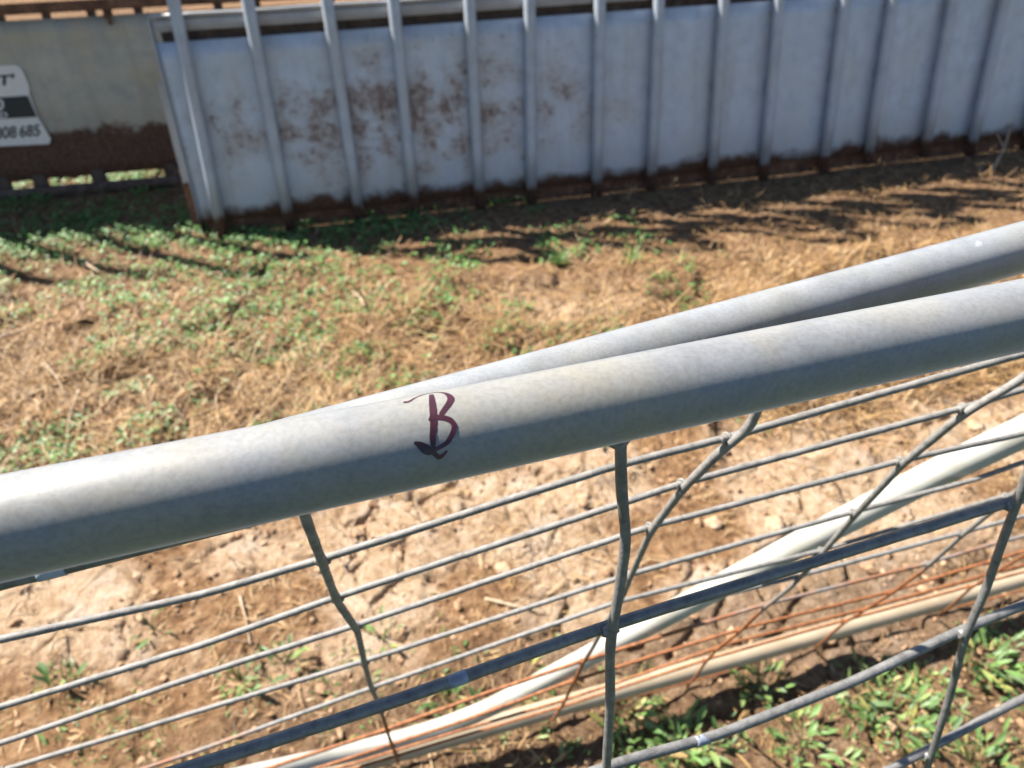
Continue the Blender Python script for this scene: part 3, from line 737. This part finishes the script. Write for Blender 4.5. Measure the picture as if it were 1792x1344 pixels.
def sheet(x0, x1, z0f, z1, nx, nz, y0, th, amp, seed):
    """slightly buckled plate with an uneven lower edge, real thickness"""
    xs = np.linspace(x0, x1, nx); V = []; Fc = []
    for side in (0, 1):
        for i, x in enumerate(xs):
            zb = z0f(x)
            for j in range(nz):
                t = j / (nz - 1); z = zb + (z1 - zb) * t
                d = amp * (float(fbm(np.array(x + 20), np.array(z + 5), 2.3, 2, seed)) - .5) * (1 - t * .5)
                V.append(Vector((x, y0 + d + side * th, z)))
    o = nx * nz
    for i in range(nx - 1):
        for j in range(nz - 1):
            a = i * nz + j; Fc.append((a, a + nz, a + nz + 1, a + 1)); b = a + o; Fc.append((b, b + 1, b + nz + 1, b + nz))
        a = i * nz; Fc.append((a, a + o, a + o + nz, a + nz)); a += nz - 1; Fc.append((a, a + nz, a + o + nz, a + o))
    for i in (0, nx - 1):
        for j in range(nz - 1):
            a = i * nz + j; Fc.append((a, a + 1, a + o + 1, a + o))
    return V, Fc

# front ribbed panel
MP = frame((-1.1822, 2.85, 0.0), radians(10.8), radians(10.5))
panel = thing('ribbed_panel', 'long galvanised sheet panel with upright hooped bars, rusty along its foot', 'panel', M=MP)
def pp(name, vf, mat, smooth=True, parent=None): return poly(name, vf[0], vf[1], mat, parent or panel, smooth)
edge = lambda x: 0.020 + 0.012 * (float(fbm(np.array(x), np.array(0.0), 3.1, 2, 300)) - .5)
pp('sheet', sheet(-.088, 4.62, edge, .700, 150, 12, 0.0, .003, .010, 310), M_SHEET1)
pp('top_channel', rbox(-.088, 4.62, -.001, .045, .735, .785, .013), M_BEAM, False)
pp('sun_lip', tube([(-.088 + 4.708 * k / 30, .004, .786 + .0015 * sin(k * 1.9)) for k in range(31)], .0085, 14), M_BEAM)  # rounded lip added so the channel's top edge catches sun
pp('lower_channel', rbox(-.070, 4.60, .012, .050, -.050, .036, .004), M_RUST, False)
pp('backing_strip', rbox(-.07, 4.60, .050, .056, .66, .745, .002), M_RUST2, False)
pp('end_plate', rbox(-.094, -.089, -.004, .048, -.02, .783, .001), M_BAR, False)
pp('end_plate', rbox(4.621, 4.626, -.004, .048, -.02, .783, .001), M_BAR, False)
ub = [-.009, .266, .557, .790, 1.076, 1.307, 1.604, 1.861, 2.153, 2.408, 2.712, 2.937, 3.234, 3.486, 3.79, 4.03, 4.33, 4.57]
vb = [-.010, -.034, -.023, -.029, -.016, -.028, -.020, -.026, -.029, -.022, -.012, .006, .006, -.009, -.01, -.02, -.01, -.02]
ut = [.026, .009, .002, .016, .021, .029, .019, .011, 0, -.008, -.01, -.006, -.01, 0, 0, .01, 0, .01]
RB = .0235
for k in range(0, len(ub), 2):
    yb = -.007 - RB - .002
    x0, x1 = ub[k], ub[k + 1]; s0, s1 = ut[k] / .8, ut[k + 1] / .8
    top = 1.42 + .13 * x0 + .06 * ((k // 2) % 3)
    rr = .075
    pts = [(x0, yb, vb[k] - .02)] + [(x0 + s0 * z, yb, z) for z in (.2, .4, .6, .8, top - rr)]
    xa, xb = x0 + s0 * (top - rr), x1 + s1 * (top - rr)
    for a in (30, 60, 90): pts.append((xa + rr * (1 - cos(radians(a))), yb, top - rr + rr * sin(radians(a))))
    for a in (90, 60, 30): pts.append((xb - rr * (1 - cos(radians(a))), yb, top - rr + rr * sin(radians(a))))
    pts += [(x1 + s1 * z, yb, z) for z in (top - rr, .8, .6, .4, .2)] + [(x1, yb, vb[k + 1] - .02)]
    up = [q for q in pts if q[2] > 1.0]
    rear = [(up[0][0], yb + .015, .93)] + [(x, .075, z) for x, y, z in up] + [(up[-1][0], yb + .015, .93)]
    pp('shadow_hoop', tube(rear, RB, 14), M_BAR)  # unseen second hoop, added to widen the bars' cast shadows
    hb = pp('hooped_bar', tube(pts, RB, 18, jit=.015), M_BAR)
    for x, s in ((x0, s0), (x1, s1)):       # weld beads tying the bar to the sheet
        for z in (.10, .38, .66):
            pp('weld', tube([(x + s * z - .021, -.004, z - .016), (x + s * z - .0225, -.006, z), (x + s * z - .021, -.004, z + .016)], .004, 6), M_BAR, parent=hb)
# short post standing against its left end
MQ = frame((-1.1822 - .02, 2.85 + .09, 0.0), radians(10.8), radians(10.5))
post = thing('short_post', 'short rusty steel post standing at the left end of the ribbed panel', 'post', M=MQ)
V, Fc = rbox(-.133, -.100, -.018, .016, -.02, .545, .003)
V = [Vector((v.x + .0 * v.z, v.y, v.z)) for v in V]
poly('upright', V, Fc, M_BEAM, post, False)
poly('foot_plate', *rbox(-.137, -.096, -.022, .020, -.022, .16, .002), M_RUST, post, False)

# weathered panel behind, on the left
ML = frame((-2.3161, 3.2402, 0.0), radians(8.91), radians(10))
lp = thing('weathered_panel', 'weathered rust stained steel panel carrying a black and white sticker', 'panel', M=ML)
def pl(name, vf, mat, smooth=True, parent=None): return poly(name, vf[0], vf[1], mat, parent or lp, smooth)
edge2 = lambda x: 0.050 + 0.022 * (float(fbm(np.array(x), np.array(1.0), 5.3, 3, 320)) - .45)
pl('sheet', sheet(-2.6, 3.6, edge2, .702, 170, 12, 0.0, .003, .012, 330), M_SHEET2)
pl('base_pipe', tube([(-2.6 + 6.2 * k / 12, -.012 + .004 * sin(k), -.002) for k in range(13)], .026, 16), M_RUST2)
pl('top_beam', rbox(-2.6, 3.6, -.020, .050, .722, .764, .004), M_RUST, False)
for x in (-1.3, -.72, -.30, .02, .178, .432, .755, 1.1, 1.5, 2.0, 2.6, 3.2): pl('foot_lug', rbox(x - .035, x + .035, -.004, .014, .010, .085, .008), M_RUST2, False)
for x in (-1.1, -.6, -.1, .24, .42, .60, .665, .79, 1.12, 1.28, 1.6, 2.0, 2.5, 3.0): pl('top_lug', rbox(x - .018, x + .018, .004, .014, .690, .730, .002), M_RUST2, False)
pl('latch_bolt', join(tube([(.665, -.012, .70), (.672, -.014, .665)], .009, 8), tube([(.664, -.022, .70), (.664, .010, .70)], .012, 8)), M_RUST)
pl('upper_sheet', sheet(-2.6, .02, lambda x: .790, 1.40, 40, 10, .070, .003, .012, 335), M_SHEET2)
pl('upper_beam', rbox(-2.6, .02, .050, .100, 1.402, 1.445, .004), M_RUST, False)
for k, x in enumerate(np.arange(-2.45, .25, .29)):
    tz = 1.92 + .10 * sin(k * 2.1)
    fw = lambda z: .036 - (z - .79) * .176
    pl('stanchion', tube([(x, fw(z), z) for z in (.78, 1.1, 1.5, tz)] + [(x + .03, fw(tz + .05), tz + .05), (x + .10, fw(tz + .07), tz + .07)], .026, 12), M_RUST2)
# sticker: flat vinyl with lettering
def flat(name, pts, y, mat, parent, th=.0006):
    n = len(pts); V = [Vector((x, y, z)) for x, z in pts] + [Vector((x, y + th, z)) for x, z in pts]
    Fc = [tuple(range(n - 1, -1, -1)), tuple(range(n, 2 * n))] + [(i, (i + 1) % n, (i + 1) % n + n, i + n) for i in range(n)]
    me = bpy.data.meshes.new(name); me.from_pydata([tuple(v) for v in V], [], Fc); me.update()
    bm = bmesh.new(); bm.from_mesh(me); bmesh.ops.recalc_face_normals(bm, faces=bm.faces[:]); bm.to_mesh(me); bm.free()
    return link(name, me, mat, parent)
YS = -.0085
stk = flat('sticker', [(-.16, .534), (.245, .534), (.262, .520), (.270, .450), (.259, .414), (.263, .321), (.286, .225), (.272, .204), (-.16, .217)], YS, M_WHITE_VINYL, lp)
flat('black_band', [(-.16, .413), (.251, .410), (.2595, .321), (-.16, .327)], YS - .0012, M_BLACK_VINYL, stk)
def text(body, x0, x1, z0, z1, mat, y, shear=0.0, bold=.0, name='lettering'):
    cu = bpy.data.curves.new(name, 'FONT'); cu.body = body; cu.size = 1; cu.offset = bold
    ob = bpy.data.objects.new('tmp', cu); col.objects.link(ob)
    dg = bpy.context.evaluated_depsgraph_get()
    me = bpy.data.meshes.new_from_object(ob.evaluated_get(dg)); bpy.data.objects.remove(ob)
    me.name = name; me.materials.clear()
    co = np.array([v.co[:] for v in me.vertices]); mn = co.min(0); mx = co.max(0)
    for v in me.vertices:
        t = (v.co.y - mn[1]) / (mx[1] - mn[1]); s = (v.co.x - mn[0]) / (mx[0] - mn[0])
        v.co = (x0 + (x1 - x0) * s + shear * t, y, z0 + (z1 - z0) * t)
    me.update(); return link(name, me, mat, stk)
text("IT'", .128, .212, .456, .500, M_BLACK_VINYL, YS - .0012, .016, .03)
text("O", .088, .136, .356, .406, M_WHITE_VINYL, YS - .0024, .016, .03)
text("AD", .074, .140, .327, .350, M_WHITE_VINYL, YS - .0024, .007, .02)
text("808", .058, .148, .241, .291, M_BLACK_VINYL, YS - .0012, .016, .022)
text("685", .160, .246, .241, .291, M_BLACK_VINYL, YS - .0012, .016, .022)

# ------------------------------------------------------------------ plants that stand out one by one
def hz(x, y): return float(height(np.array([x]), np.array([y]))[0])
def plant(name, label, x, y, n, rad, ln, kind, group, pale=0.1, tall=1.0):
    z = hz(x, y); t = thing(name, label, 'weed', loc=(x, y, z), group=group)
    a = RNG.uniform(0, 2 * pi, n); r = rad * np.sqrt(RNG.uniform(0, 1, n)) * 0.8
    bx, by = r * np.cos(a), r * np.sin(a); bz = height(x + bx, y + by) - z
    l = ln[0] * .45 + (ln[1] - ln[0] * .45) * RNG.uniform(0, 1, n) ** 1.6; heads = a + RNG.normal(0, .7, n)
    if kind == 'round':
        bz = bz + RNG.uniform(.006, .040 * tall, n) * (1 - .6 * r / rad)
        R_ = ribbons(bx, by, bz, heads, RNG.uniform(-.1, .8, n), l, l * RNG.uniform(.6, .9, n), np.zeros(n), RNG.uniform(-.9, 0, n), ROUND, green_cols(n, pale), fold=.35)
    elif kind == 'lance':
        bz = bz + RNG.uniform(0, .018 * tall, n)
        R_ = ribbons(bx, by, bz, heads, RNG.uniform(.35, 1.25, n), l, l * RNG.uniform(.15, .34, n), RNG.normal(0, .35, n), RNG.uniform(-1.1, -.2, n), LANCE, mixed_cols(n), fold=.4)
    else:
        R_ = ribbons(bx * .5, by * .5, bz, heads, RNG.uniform(.7, 1.4, n), l, l * RNG.uniform(.07, .13, n), RNG.normal(0, .3, n), RNG.uniform(-1.0, -.1, n), GRASS, green_cols(n, pale), fold=.3)
    tag(link('foliage', mesh_np('foliage', R_[0], [R_[1]], R_[2]), M_GREEN, t), kind='stuff')
    parts = []
    for k in range(7):
        j = RNG.uniform(0, 2 * pi); q = rad * RNG.uniform(.2, .6)
        parts.append(tube([(0, 0, -.004), (q * cos(j) * .5, q * sin(j) * .5, .012 * tall), (q * cos(j), q * sin(j), .022 * tall)], .0012, 5))
    Vs, Fs = join(*parts); me = bpy.data.meshes.new('stems'); me.from_pydata([tuple(v) for v in Vs], [], Fs)
    ca = me.attributes.new('Col', 'FLOAT_COLOR', 'POINT'); ca.data.foreach_set('color', np.tile([.16, .20, .06, 1.0], len(Vs)).astype(np.float32))
    tag(link('stems', me, M_GREEN, t), kind='stuff')
    return t
GF, GN_ = 'weed clumps in the dead grass', 'leafy weeds on the damp soil by the gates'
for lab, x, y, n, rad, ln, pale in (
    ('round leaved weed clump alone in dead grass left of centre', -.79, 1.90, 150, .055, (.012, .024), .05),
    ('wide weed clump in dead grass just above the rail, left side', -1.00, 1.55, 260, .085, (.012, .024), .08),
    ('weed clump at the far left edge directly above the rail', -1.32, 1.46, 240, .085, (.012, .024), .05),
    ('pale weed clump up and left of the wide clump by the rail', -1.14, 1.73, 170, .07, (.011, .022), .25),
    ('small weed clump in dead grass above the crossing of the rails', -.43, 1.93, 110, .05, (.011, .022), .1),
    ('small weed clump nearest the rail above the handwritten letter', -.58, 1.68, 110, .05, (.011, .022), .1)):
    plant('weed_clump', lab, x, y, int(n * .8), rad * 1.25, (ln[0] * .8, ln[1] * .9), 'round', GF, pale + .15, .7)
for lab, x, y in (('bright upright grass tuft at the shadow edge, right of centre', .45, 2.45), ('bright upright grass tuft at the shadow edge, left of its twin', .19, 2.48)):
    plant('grass_tuft', lab, x, y, 70, .05, (.04, .085), 'grass', 'grass tufts at the shadow edge', .05)
for lab, x, y, n, rad, ln in (
    ('leafy weed below the pale rail, right of the front stay wire', .21, .71, 55, .07, (.026, .050)),
    ('leafy weed at the bottom edge right of the front stay wire', .30, .64, 60, .07, (.026, .050)),
    ('leafy weed touching the pale rail in the lower middle right', .46, .755, 45, .055, (.024, .045)),
    ('largest leafy weed, left of the slanting right stay wire', .68, .685, 90, .085, (.026, .050)),
    ('tall leafed weed right of the slanting stay wire near the right edge', .90, .79, 50, .065, (.030, .055)),
    ('leafy weed at the right edge under the lowest wire', .97, .69, 50, .065, (.026, .050)),
    ('leafy weed at the bottom edge midway between the two front stays', .50, .63, 50, .06, (.024, .045)),
    ('leafy weed at bottom right corner beside the stay foot', .79, .60, 45, .06, (.024, .045))):
    plant('leafy_weed', lab, x, y, int(n * 1.5), rad * 1.1, (ln[0] * .8, ln[1] * .85), 'lance', GN_, .12, 1.3)
for lab, x, y, n in (
    ('sparse green seedling tuft on the clay at lower left', -.90, .80, 26), ('seedling tuft between the wires right of the lower left clay', -.55, .80, 34),
    ('seedling tuft beside the bent stay wire', -.47, .83, 26), ('tiny seedling on bare clay under the second wire', -.78, .93, 10),
    ('green seedling tuft behind the white brace foot', -.13, .735, 44), ('small seedling right of the bent stay wire', -.28, .88, 14)):
    plant('seedling', lab, x, y, n, .05, (.02, .042), 'lance', 'seedling tufts on the clay', .02)

# ------------------------------------------------------------------ clods and twigs
v0, f0 = ico(3)
for lab, x, y, r, fl in (
    ('small round stone on the clay under the first wire', -.86, 1.065, .011, .8), ('white stone near the back stay wire, upper one', .42, 1.30, .012, .7),
    ('pale clod under the back stay wire', .47, 1.17, .022, .6), ('pale clod left of the white brace', .61, 1.15, .026, .55),
    ('low clay lump behind the front stay wire', -.03, 1.05, .020, .5), ('dark sided clod below the front rail', .17, 1.26, .016, .8),
    ('pale clod near the right edge above the brace', 1.25, 1.48, .024, .5)):
    W = v0.copy(); nn = fbm(v0[:, 0] * 1.3 + x * 9, v0[:, 1] * 1.3 + v0[:, 2] * 1.1 + y * 7, 1.7, 4, 500) - .5
    W = W * (1 + 1.3 * nn)[:, None] * r * .8; W[:, 2] *= fl * .8; W[:, 0] *= 1.15
    o = link('clay_clod', mesh_np('clay_clod', W, [f0]), M_CLOD); o.location = (x, y, hz(x, y) + r * fl * .05)
    tag(o, lab, 'clod', 'clods on the bare clay')
def twig(lab, a, b, za, zb, r, bend=.01):
    A = Vector((a[0], a[1], hz(*a) + za)); B = Vector((b[0], b[1], hz(*b) + zb)); M_ = (A + B) / 2 + Vector((random.uniform(-bend, bend), random.uniform(-bend, bend), bend * .5))
    Q = catmull([A, A.lerp(M_, .5) + Vector((0, 0, .002)), M_, M_.lerp(B, .5), B], 4)
    Vv, Fc = tube(Q, r, 8, radii=[r * (1 - .55 * k / len(Q)) for k in range(len(Q))], jit=.12)
    d = B - A; side = Vector((-d.y, d.x, d.length * .4)).normalized()
    V2, F2 = tube([M_, M_ + d * .12 + side * d.length * .12, M_ + d * .2 + side * d.length * .2], r * .5, 6, radii=[r * .5, r * .4, r * .25])
    Vv, Fc = join((Vv, Fc), (V2, F2))
    o = poly('twig', Vv, Fc, M_TWIG, None, True, A); o.location = A
    tag(o, lab, 'twig', 'dead stems on the ground')
twig('pale thick twig at the left edge of the field', (-1.72, 2.00), (-1.60, 2.07), .012, .03, .007)
twig('long pale dead stem forking down towards the rail at left', (-1.26, 1.70), (-1.205, 1.47), .04, .012, .0045)
twig('bent dead stem above the forked stem at left', (-1.46, 1.88), (-1.33, 1.73), .03, .02, .0045)
twig('grey stick propped in the shade at the right end of the panel', (2.22, 3.22), (2.40, 3.47), .005, .14, .007)
twig('dark twig on the clay left of the front stay wire', (-.07, .965), (.06, .925), .006, .008, .004)
twig('pale straw stick at the far left below the panel shadow', (-1.66, 2.60), (-1.54, 2.47), .02, .03, .006)
twig('thin upright stem on the clay under the front rail', (-.39, 1.06), (-.375, 1.22), .006, .02, .003)
twig('pale stick in the dead grass left of the centre', (-.50, 2.17), (-.555, 2.27), .015, .03, .007)
twig('dark thin stem right of the lower left clay', (-.61, 1.00), (-.55, .87), .006, .01, .0028)
